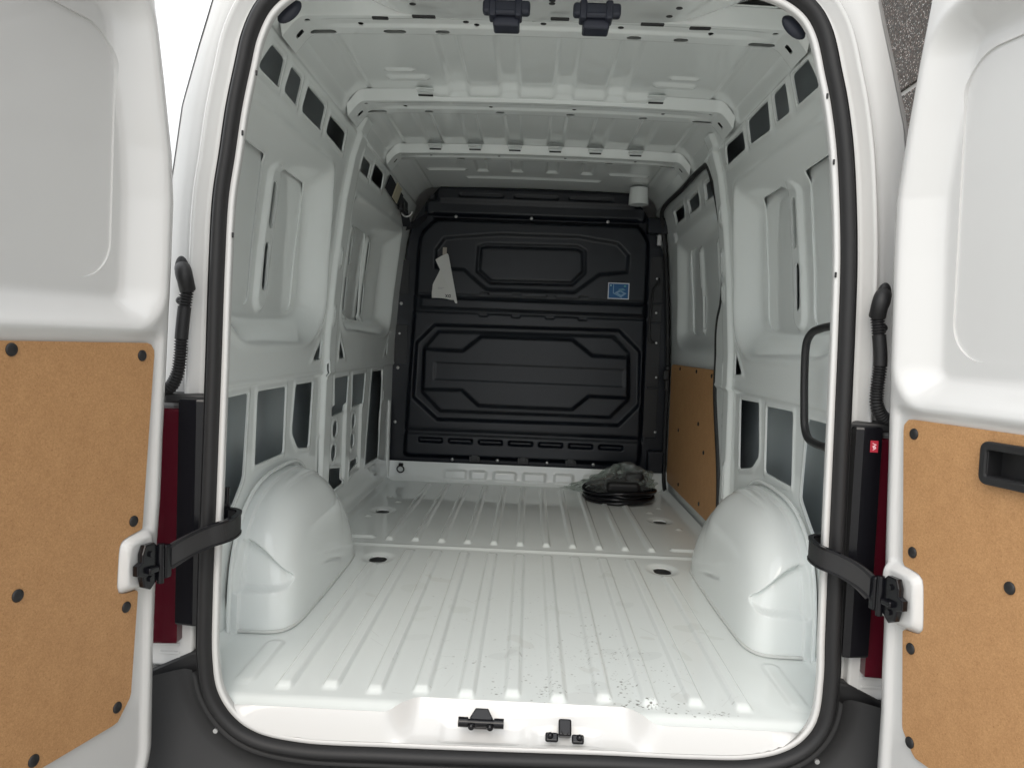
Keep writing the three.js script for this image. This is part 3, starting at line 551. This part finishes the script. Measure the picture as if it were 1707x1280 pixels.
// --- bulkhead
const zb = -3.17;
{
  const main = convex([[-.79, .16], [.735, .16], [.725, 1.60], [.66, 1.685], [-.64, 1.685], [-.735, 1.58]], .012), win = poly([[-.345, 1.515], [-.31, 1.528], [.275, 1.534], [.315, 1.512], [.322, 1.385], [.25, 1.312], [-.27, 1.305], [-.352, 1.37]], .004);
  const up = poly([[-.628, 1.49], [-.576, 1.566], [-.232, 1.602], [.28, 1.605], [.53, 1.572], [.601, 1.501], [.598, 1.392], [.42, 1.369], [.269, 1.251], [-.297, 1.249], [-.443, 1.368], [-.625, 1.377]]);
  const ring = poly([[-.735, .89], [-.62, 1.01], [.565, 1.02], [.705, .89], [.717, .55], [.59, .41], [-.585, .40], [-.746, .54]]), ring2 = poly([[-.682, .86], [-.594, .968], [.53, .98], [.632, .88], [.645, .578], [.532, .459], [-.568, .456], [-.684, .571]]);
  const hex = poly([[-.72, .85], [-.432, .85], [-.317, .946], [.27, .949], [.4, .852], [.68, .848], [.68, .589], [.39, .591], [.286, .5], [-.316, .5], [-.43, .597], [-.72, .589]]);
  const slots = []; for (let i = 0; i < 7; i++) slots.push([-.622 + i * .195, .264]);
  const h = (x, y) => {
    let d = .032 * press(main(x, y), .03);
    if (d > 0) {
      if (y > 1.2) { d -= .016 * press(up(x, y), .03); const w = win(x, y); d -= .013 * gau((w / .011)); }
      if (y > 1.04 && y < 1.26) { d += .014 * press(abs(y - 1.152) - .030, .014) * (1 - ss(.70, .73, abs(x))); for (const q of [1.205, 1.10]) d -= .008 * gau(((y - q) / .008)); for (const c of [-.31, -.1, .12, .33]) for (const q of [1.222, 1.083]) d -= .007 * press(rr(x, y, c, q, .028, .006, .004), .008); }
      if (y < 1.06) { const a = press(ring(x, y), .028), b = press(ring2(x, y), .028); d -= .026 * (a - b) + .012 * b; d += .020 * press(hex(x, y), .03) * b; d -= .005 * press(abs(y - .715) - .055, .012) * b * press(abs(x) - .61, .02); }
      for (const [sx, sy] of slots) d -= .022 * press(rr(x, y, sx, sy, .075, .013, .006), .010);
      d -= .012 * gau(((y - .318) / .018)) ;
    }
    if (y > 1.69) { d += .02 * press(rr(x, y, 0, 1.76, .70, .045, .02), .02) - .012 * press(rr(x, y, 0, 1.712, .66, .016, .01), .014); d += .03 * press(rr(x, y, 0, 1.85, .64, .045, .03), .03); for (const c of [-.35, .0, .35]) d -= .01 * press(rr(x, y, c, 1.842, .14, .008, .006), .01); }
    return d;
  };
  const out = poly([[-.90, .115], [.90, .115], [.90, .9], [.84, 1.5], [.74, 1.72], [.68, 1.80], [.60, 1.905], [-.60, 1.905], [-.69, 1.82], [-.79, 1.66], [-.86, 1.2], [-.90, .8]]);
  const bh = part('bulkhead', sheet(range(-.91, .91, .006), range(.10, 1.91, .006), (x, y) => [x, y, zb + h(x, y)], (x, y) => -out(x, y), [0, 0, -.02]), bulkPaint, van, 'black embossed steel bulkhead closing the load bay');
  for (const [x, y] of [[-.845, 1.14], [-.85, .946], [-.855, .724], [-.86, .37], [.795, 1.361], [.80, 1.143], [.81, .951], [.82, .729], [.83, .374], [-.478, .14], [-.183, .145], [.14, .143], [.441, .145], [-.51, 1.708], [-.025, 1.713], [.463, 1.709]])
    part('rivet', new THREE.SphereGeometry(.011, 12, 8).scale(1, 1, .5).translate(x, y, zb + (y > 1.69 ? .012 : y < .16 ? .006 : .003)), steel, bh);
  for (const x of [-.331, -.017, .293]) part('clip', merge([box(.072, .07, .016, x, .166, zb + .02, .003), box(.04, .03, .01, x, .162, zb + .03, .003)]), bulkFlange, bh);
  for (const [x0, x1, y0, y1] of [[.75, .835, .34, 1.50], [-.90, -.80, .75, 1.0], [-.885, -.80, 1.2, 1.42]]) part('flange_plate', box(x1 - x0, y1 - y0, .006, (x0 + x1) / 2, (y0 + y1) / 2, zb + .004, .002), bulkFlange, bh);
  for (const y of [.33, .66, 1.08, 1.20]) part('flange_bracket', box(.08, .012, .012, .80, y, zb + .010, .003), bulkPaint, bh);
  part('hook', tube([[.805, 1.36, zb + .02], [.80, 1.33, zb + .04], [.775, 1.30, zb + .04], [.765, 1.22, zb + .035], [.765, .97, zb + .035], [.79, .95, zb + .03]], .008, 30, 8), plastic, bh);
  part('end_bracket', box(.16, .10, .07, .79, 1.685, zb + .05, .01), bulkPaint, bh);
  part('end_pin', box(.03, .07, .02, .79, 1.60, zb + .05, .006), steel, bh);
  part('base_block', box(.10, .14, .08, .83, .19, zb + .05, .01), bulkPaint, bh);
  // instruction sticker
  const c = document.createElement('canvas'); c.width = 256; c.height = 192; const g = c.getContext('2d');
  g.fillStyle = '#d8dde6'; g.fillRect(0, 0, 256, 192); g.fillStyle = '#1c5f96'; g.fillRect(12, 12, 232, 168);
  g.strokeStyle = '#8fbcd8'; g.lineWidth = 7; g.beginPath(); g.moveTo(66, 20); g.lineTo(66, 122); g.lineTo(170, 172); g.stroke();
  g.fillStyle = '#7fa6c8'; g.beginPath(); g.moveTo(78, 118); g.lineTo(140, 84); g.lineTo(226, 122); g.lineTo(168, 164); g.closePath(); g.fill();
  g.fillStyle = '#356f9f'; g.beginPath(); g.moveTo(120, 118); g.lineTo(150, 102); g.lineTo(190, 124); g.lineTo(160, 142); g.closePath(); g.fill();
  g.fillStyle = '#5f93ad'; g.beginPath(); g.moveTo(120, 76); g.lineTo(180, 60); g.lineTo(214, 84); g.lineTo(150, 96); g.closePath(); g.fill();
  g.fillStyle = '#5fb0b4'; g.fillRect(190, 28, 26, 18); g.fillStyle = '#9cc6d2'; g.fillRect(24, 24, 18, 18);
  const t = new THREE.CanvasTexture(c); t.colorSpace = THREE.SRGBColorSpace;
  const p = new THREE.PlaneGeometry(.136, .104); p.translate(.549, 1.271, zb + h(.549, 1.271) + .004);
  part('sticker', p, new THREE.MeshStandardMaterial({ map: t, roughness: .4 }), bh, 'blue sticker with white border and load bay drawing');
}
// white kick plate below the bulkhead
{
  const pads = [[-.45, .055, .07], [-.30, .055, .05], [-.13, .055, .07], [.06, .055, .07], [.25, .055, .06], [.45, .055, .07], [.62, .06, .06]];
  const kp = part('kick_plate', sheet(range(-.93, .93, .008), range(0, .125, .006), (x, y) => { let z = -3.085 - .05 * ss(.0, .03, .03 - y) * 0 - .03 * (y / .125); for (const [c, cy, w] of pads) z += .010 * press(rr(x, y, c, cy, w, .026, .01), .014); z += .012 * gau((y / .02)); return [x, y, z]; }), paint, van, 'white kick plate at the foot of the bulkhead');
  for (const x of [-.80, .76]) { part('lashing_ring', new THREE.TorusGeometry(.022, .0045, 8, 24).rotateX(.2).translate(x, .078, -3.07), gloss, kp); part('ring_base', box(.03, .02, .02, x, .105, -3.085, .005), gloss, kp); }
  part('corner_post', box(.055, .60, .05, -.905, .22, -3.09, .015), paint, kp);
}

// --- grab handle
part('grab_handle', tube([[.80, .985, -.20], [.812, .99, -.27], [.812, .985, -.36], [.81, .972, -.42], [.81, .945, -.452], [.81, .88, -.456], [.81, .76, -.440], [.81, .70, -.425], [.81, .672, -.395], [.812, .663, -.34], [.812, .662, -.26], [.80, .66, -.20]], .0115, 90, 12), plastic, van, 'black tubular grab handle inside the rear pillar');

// --- seat belt hanging from the upper pillar at the bulkhead
{
  const b = part('seat_belt', band([[-.775, 1.725, -2.22], [-.778, 1.712, -2.42], [-.775, 1.695, -2.62]], .075, .006, V(.3, .95, -.28), 14), webbing, van, 'black seat belt with a beige tag at the upper pillar');
  part('belt_strap', band([[-.775, 1.68, -2.70], [-.785, 1.645, -2.84], [-.785, 1.60, -2.93]], .05, .005, V(.75, .3, .6), 12), webbing, b);
  part('belt_strap', band([[-.785, 1.60, -2.93], [-.75, 1.63, -3.02], [-.69, 1.70, -3.10]], .05, .005, V(.3, .9, .4), 14), webbing, b);
  part('guide_loop', merge([box(.03, .085, .13, -.775, 1.685, -2.66, .014), box(.045, .06, .07, -.768, 1.68, -2.68, .014)]), plastic, b);
  part('guide_ring', new THREE.TorusGeometry(.03, .006, 8, 20, PI).rotateZ(PI).translate(-.752, 1.655, -2.70), steel, b);
  part('belt_tag', band([[-.770, 1.718, -2.40], [-.770, 1.708, -2.53]], .085, .006, V(.3, .95, -.28), 4), new THREE.MeshStandardMaterial({ color: lin(.45, .41, .30), roughness: .7 }), b);
}
// dome at the roof front corner
part('roof_cup', new THREE.CylinderGeometry(.055, .06, .10, 28).translate(.62, 1.83, -2.92), paint, van);

// ---------------------------------------------------------------- rear doors
const A = 15 * PI / 180;
function rearDoor(s, o) {
  const P0 = V(s * .83, 0, .05), dir = V(s * sin(A), 0, cos(A)), nrm = V(-s * cos(A), 0, sin(A));
  const W = (u, y, n) => [P0.x + dir.x * u + nrm.x * n, y, P0.z + dir.z * u + nrm.z * n];
  const rim = [-nrm.x * .06, 0, -nrm.z * .06];
  const edge = interp(o.ey, o.es), width = .74;
  const outline = (u, y) => { const e = edge(max(y, .1)) - .012, d = rr(u - e, y, width / 2, .895, width / 2, 1.115, .17); return d; };
  const lip = (u, y) => rr(u - (edge(max(y, .1)) - edge(1.1)), y, (o.lip[0] + .70) / 2, (o.lip[1] + 1.66) / 2, (.70 - o.lip[0]) / 2, (1.66 - o.lip[1]) / 2, .10);
  const win = (u, y) => rr(u + .02 * (y - 1.2), y, (o.win[0] + .60) / 2, (o.win[1] + o.win[2]) / 2, (.60 - o.win[0]) / 2, (o.win[2] - o.win[1]) / 2, .085);
  const padc = convex(o.pad, .008);
  const depth = (u, y) => {
    const e = -outline(u, y); let n = 0;
    if (e < .045) { const t = 1 - clamp(e / .045); n -= .035 * (1 - sqrt(max(0, 1 - t * t))); }
    n -= .010 * (ss(.035, .055, e)) * (1 - ss(o.top + .005, o.top + .03, y));     // lower field sits back behind the rim
    n -= .062 * ss(0.0, .078, -lip(u, y)) ; n += .005 * gau(((lip(u, y) + .0) / .02));
    n += .022 * press(padc(u, y), .016);
    if (o.handle) n -= .035 * press(rr(u, y, (o.handle[0] + o.handle[1]) / 2, (o.handle[2] + o.handle[3]) / 2, (o.handle[1] - o.handle[0]) / 2 - .004, (o.handle[3] - o.handle[2]) / 2 - .004, .012), .008);
    return n;
  };
  const g = sheet(range(-.06, .93, .0065), range(-.25, 2.03, .0065), (u, y) => W(u, y, depth(u, y)), (u, y) => min(-outline(u, y), win(u, y)), rim);
  const door = part('rear_door', g, darkenedPaint, van, o.label);
  part('outer_skin', sheet(range(-.06, .93, .015), range(-.25, 2.03, .03), (u, y) => W(u, y, -.085), (u, y) => -outline(u, y), [nrm.x * .03, 0, nrm.z * .03]), darkenedPaint, door);
  part('window_blank', sheet(range(o.win[0] - .03, .64, .02), range(o.win[1] - .02, o.win[2] + .02, .02), (u, y) => W(u, y, -.067)), darkenedPaint, door);
  // hardboard lining
  const lean = (u, y) => u - o.wl(y);
  const wood = (u, y) => rr(lean(u, y), y, .30, (o.top + o.bot) / 2, .30, (o.top - o.bot) / 2, .022);
  const woodCut = (u, y) => max(wood(u, y), -padc(u, y) - .004 + .0, -(lean(u, y) * .75 + (y - o.bot) * .66 - .030) );
  part('lining_panel', sheet(range(0, .78, .012), range(o.bot - .02, o.top + .02, .012), (u, y) => W(u, y, -.003), (u, y) => min(-woodCut(u, y), padc(u, y) - .006, o.handle ? rr(u, y, (o.handle[0] + o.handle[1]) / 2, (o.handle[2] + o.handle[3]) / 2, (o.handle[1] - o.handle[0]) / 2 - .006, (o.handle[3] - o.handle[2]) / 2 - .006, .012) : 1), [-nrm.x * .005, 0, -nrm.z * .005]), board, door, 'brown hardboard lining panel');
  for (const [u, y] of o.screws) {
    const b = new THREE.SphereGeometry(.0125, 16, 10).scale(1, 1, .38).applyQuaternion(new THREE.Quaternion().setFromUnitVectors(V(0, 0, 1), nrm)); b.translate(...W(u, y, -.002)); part('fastener', b, plastic, door);
  }
  const place = (gg, u, y, n) => { const m = new THREE.Matrix4().makeBasis(dir, V(0, 1, 0), nrm.clone()); gg = clean(gg); gg.applyMatrix4(m); if (m.determinant() < 0) flip(gg); gg.translate(...W(u, y, n)); return gg; };
  // check strap hinge bracket
  const hc = o.hinge, bt = clean(extrude([[.02, .047], [.045, .047], [.052, .03], [.052, .012], [.066, .006], [.066, -.012], [.052, -.018], [.046, -.042], [.03, -.05], [.012, -.035], [-.008, -.03], [-.008, .03], [.006, .034]], .010, .003));
  const hb = merge([bt, box(.022, .078, .03, -.016, 0, .008, .006), new THREE.CylinderGeometry(.008, .008, .09, 12).translate(.004, 0, .016), box(.03, .014, .02, .03, -.008, .014, .004)]);
  part('check_bracket', place(hb, hc[0], hc[1], .022), gloss, door);
  for (const dy of [.028, -.028]) part('bolt', place(new THREE.CylinderGeometry(.007, .007, .008, 6).rotateX(PI / 2), hc[0] + .032, hc[1] + dy, .036), gloss, door);
  if (o.handle) {
    const [u0, u1, y0, y1] = o.handle, w = u1 - u0, hh = y1 - y0, R = [];
    const ringS = (m, r) => { const q = []; for (const [cx, cy, a0] of [[w / 2 - m - r, hh / 2 - m - r, 0], [-w / 2 + m + r, hh / 2 - m - r, PI / 2], [-w / 2 + m + r, -hh / 2 + m + r, PI], [w / 2 - m - r, -hh / 2 + m + r, PI * 1.5]]) for (let k = 0; k <= 4; k++) q.push([cx + r * cos(a0 + k * PI / 8), cy + r * sin(a0 + k * PI / 8)]); return q; };
    const fr = extrude(ringS(0, .014), .008, .003, [ringS(.010, .009)]);
    part('pull_handle', place(merge([fr, box(w - .012, hh - .012, .004, 0, 0, -.030, .001), box(w - .016, .004, .036, 0, hh / 2 - .012, -.012, .001), box(w - .016, .004, .036, 0, -hh / 2 + .012, -.012, .001), box(.004, hh - .016, .036, -w / 2 + .012, 0, -.012, .001)]), (u0 + u1) / 2, (y0 + y1) / 2, .002), plastic, door, 'black recessed pull handle');
  }
  return { door, W };
}
const doorL = rearDoor(-1, { label: 'open white rear door with tall hardboard lining', ey: [.1, .2, .42, .52, .65, .84, 1.07, 1.2, 1.31, 1.47, 1.63, 1.8, 2.0], es: [.042, .041, .034, .026, .022, .013, .004, 0, .008, .036, .067, .10, .16], lip: [.03, .905], win: [.128, 1.012, 1.545], top: .878, bot: .042, wl: y => .117 - .055 * clamp((y - .1) / .75), pad: [[.066, .457], [.085, .458], [.152, .443], [.158, .332], [.112, .325], [.07, .33]], screws: [[.421, .862], [.100, .850], [.118, .483], [.405, .403], [.136, .295], [.158, .078], [.368, .067]], hinge: [.075, .383] });
const doorR = rearDoor(1, { label: 'open white rear door with black pull handle in its hardboard lining', ey: [.05, .19, .28, .51, .68, .86, 1.14, 1.27, 1.425, 1.6, 1.7, 1.8, 2.0], es: [.026, .018, .015, .002, -.006, -.017, -.03, -.033, -.011, .018, .037, .06, .12], lip: [.0, .80], win: [.098, .909, 1.56], top: .777, bot: .048, wl: y => .100 - .055 * clamp((y - .1) / .65), pad: [[.028, .452], [.045, .453], [.127, .440], [.137, .322], [.09, .312], [.03, .32]], screws: [[.078, .746], [.097, .487], [.345, .487], [.110, .277], [.126, .074], [.60, .5], [.60, .2]], hinge: [.05, .378], handle: [.272, .47, .676, .754] });

// check straps
for (const [s, D, h] of [[-1, doorL, [.055, .385]], [1, doorR, [.03, .380]]]) {
  const e = D.W(h[0], h[1], .034), x0 = s * .738;
  const pts = [[x0 + s * .03, .447, -.045], [x0 - s * .012, .447, -.05], [x0 - s * .036, .445, -.035], [x0 - s * .043, .442, .0], [x0 - s * .034, .438, .035], [x0 + s * .0, .428, .062], [mix(x0, e[0], .55), .408, mix(.062, e[2], .62)], [e[0], e[1], e[2]]];
  const st = part('check_strap', band(pts, .052, .009, V(0, 1, 0), 60), plastic, van, s < 0 ? 'black door check strap on the pillar opposite the grab handle' : 'black door check strap below the grab handle');
  part('strap_rim', merge([-1, 1].map(k => band(pts.map(p => [p[0], p[1] + k * .0245, p[2]]), .005, .013, V(0, 1, 0), 60))), gloss, st);
  part('strap_pivot', merge([box(.03, .07, .03, x0 + s * .012, .452, -.055, .008), new THREE.CylinderGeometry(.006, .006, .11, 10).translate(x0 + s * .0, .47, -.05)]), gloss, st);
}

// corrugated cable conduits between body and doors
for (const s of [-1, 1]) {
  const pts = s < 0 ? [[-.838, 1.015, -.03], [-.842, .97, -.025], [-.846, .90, -.02], [-.849, .84, -.02], [-.856, .80, -.02], [-.876, .768, -.025], [-.91, .757, -.03]] : [[.824, 1.01, -.03], [.828, .97, -.025], [.834, .90, -.02], [.831, .84, -.02], [.832, .80, -.02], [.848, .772, -.025], [.875, .757, -.03]];
  const m = part('cable_conduit', tube(pts, .0145, 260, 14, false, t => t > .18 && t < .44 ? .0155 : .0142 + .0022 * sin(t * 2 * PI * 42)), rubber, van, s < 0 ? 'black corrugated cable conduit beside the tall-lined door' : 'black corrugated cable conduit beside the door with the pull handle');
  const bx = s * (s < 0 ? .858 : .842);
  part('boot', new THREE.SphereGeometry(.034, 20, 14).scale(.55, 1.15, .35).rotateZ(s * -.12).translate(bx, 1.052, -.045), rubber, m);
  part('elbow', tube([[bx, 1.06, -.045], [bx - s * .014, 1.052, -.02], [bx - s * .02, 1.035, -.015], [pts[0][0], 1.008, -.03]], .019, 20, 14), rubber, m);
  part('clip', new THREE.SphereGeometry(.010, 12, 8).translate(bx + s * .005, .982, -.045), plastic, m);
}

// ---------------------------------------------------------------- loose things in the load bay
{ // coiled black cable
  const root = new THREE.Group(); root.name = 'cable_coil'; root.position.set(.565, .008, -2.755); scene.add(root);
  root.userData = { label: 'coiled black cable lying on the floor under clear plastic', category: 'cable' };
  for (let k = 0; k < 7; k++) {
    const rx = .205 - .02 * (k % 3) + rnd() * .01, rz = .20 - .012 * (k % 3), y = .014 + .015 * fl(k / 1.8) , pts = [];
    for (let i = 0; i < 14; i++) { const a = i / 14 * 2 * PI; pts.push([rx * cos(a) * (1 + .06 * (rnd() - .5)), y + .012 * (rnd() - .5) + .006 * sin(a * 2 + k), rz * sin(a) * (1 + .06 * (rnd() - .5))]); }
    const m = new THREE.Mesh(tube(pts, .0115, 90, 8, true), gloss); m.name = 'cable_turn'; m.castShadow = m.receiveShadow = true; root.add(m);
  }
  const m = new THREE.Mesh(merge([box(.20, .07, .16, .02, .075, -.02, .025), box(.12, .06, .12, .09, .13, -.06, .025)]), plastic); m.name = 'connector_block'; m.castShadow = true; root.add(m);
  for (let k = 0; k < 4; k++) { const pts = []; for (let i = 0; i < 10; i++) { const a = i / 10 * 2 * PI; pts.push([.06 + .11 * cos(a) * (1 - .12 * k) + .03 * (rnd() - .5), .085 + .045 * sin(a + k) + .02 * k * .5 + .02 * (rnd() - .5), -.11 + .05 * sin(a) + .02 * (rnd() - .5)]); } const q = new THREE.Mesh(tube(pts, .008, 70, 8, true), gloss); q.name = 'cable_turn'; q.castShadow = q.receiveShadow = true; root.add(q); }
}
{ // crumpled clear bag
  const n1 = noise2(32, 41), g = new THREE.SphereGeometry(1, 46, 26), p = g.attributes.position;
  for (let i = 0; i < p.count; i++) {
    const x = p.getX(i), y = p.getY(i), z = p.getZ(i), a = Math.atan2(z, x) * 2.6, cr = abs(n1(a * 1.7 + 9, y * 6 + 7) - .5) * .55 + abs(n1(a * 4 + 3, y * 13 + x * 5) - .5) * .22;
    const k = 1 - cr, lobe = 1 + .55 * max(0, -x) ** 3;
    p.setXYZ(i, x * .245 * k * lobe, max(0, (y * .55 + .45)) * .21 * k * (1 - .62 * max(0, -x)), z * .17 * k);
  }
  const gf = g.toNonIndexed(); gf.computeVertexNormals();
  const m = new THREE.Mesh(gf, new THREE.MeshPhysicalMaterial({ color: lin(.82, .85, .83), roughness: .12, transmission: .9, thickness: 0, ior: 1.45, side: THREE.DoubleSide }));
  m.name = 'plastic_bag'; m.position.set(.575, .012, -2.86); m.castShadow = m.receiveShadow = true;
  m.userData = { label: 'crumpled clear plastic bag on the floor by the bulkhead', category: 'bag' }; scene.add(m);
}
{ // small brown block behind the bag
  const m = new THREE.Mesh(merge([box(.15, .05, .03, 0, .025, 0, .008), box(.05, .02, .03, .05, .058, 0, .006)]), new THREE.MeshStandardMaterial({ color: lin(.16, .07, .04), roughness: .7 }));
  m.name = 'brown_block'; m.position.set(.49, .038, -3.035); m.userData = { label: 'small reddish brown block against the white kick plate', category: 'block' }; scene.add(m);
  m.position.y = .012; m.scale.y = 1.5; m.castShadow = true;
}
{ // folded paper hanging on the bulkhead by a piece of tape
  const root = new THREE.Group(); root.name = 'paper_sheet'; root.position.set(-.56, 1.155, zb + .042); scene.add(root);
  root.userData = { label: 'folded white paper sheet taped to the black bulkhead', category: 'paper' };
  const c = document.createElement('canvas'); c.width = c.height = 256; const g = c.getContext('2d'); g.fillStyle = '#dcdcd8'; g.fillRect(0, 0, 256, 256);
  g.fillStyle = '#16161a'; g.font = 'bold 40px sans-serif'; g.save(); g.translate(150, 196); g.rotate(PI); g.fillText('DX', -34, 14); g.restore();
  g.fillStyle = '#b9b9bb'; g.fillRect(60, 120, 60, 4); g.fillRect(60, 130, 44, 4);
  const t = new THREE.CanvasTexture(c); t.colorSpace = THREE.SRGBColorSpace;
  const mat = new THREE.MeshStandardMaterial({ map: t, roughness: .85 }), flat = new THREE.MeshStandardMaterial({ color: lin(.72, .72, .70), roughness: .85 });
  const leaf = (pts, z, m, name, bulge) => { const sd = poly(pts), xs = pts.map(p => p[0]), ys = pts.map(p => p[1]);
    const gg = sheet(range(min(...xs) - .01, max(...xs) + .01, .006), range(min(...ys) - .01, max(...ys) + .01, .006), (x, y) => [x, y, z + bulge(x, y)], (x, y) => -sd(x, y), [0, 0, -.0006]);
    const u = gg.attributes.uv; for (let i = 0; i < u.count; i++) u.setXY(i, (u.getX(i) + .09) / .18, u.getY(i) / .18);
    const o = new THREE.Mesh(gg, m); o.name = name; o.castShadow = o.receiveShadow = true; root.add(o); };
  leaf([[-.083, .003], [.075, .003], [.02, .10], [-.035, .215], [-.045, .19], [-.080, .115], [-.085, .06]], .0, mat, 'paper_leaf', (x, y) => .01 * sin(x * 30) * .4);
  leaf([[.083, -.002], [.070, -.004], [.02, .10], [-.045, .225], [-.068, .27], [-.03, .295], [.008, .312], [.016, .30]], .006, flat, 'folded_flap', (x, y) => .012 * max(0, y - .1) + .01 * max(0, (x - .02) * 4) * (1 - y * 3));
  const tp = new THREE.Mesh(box(.026, .05, .002, -.010, .325, .004, .001), new THREE.MeshStandardMaterial({ color: lin(.42, .38, .33), roughness: .5 })); tp.name = 'tape'; root.add(tp);
}

scene.updateMatrixWorld(true);
renderer.render(scene, camera);
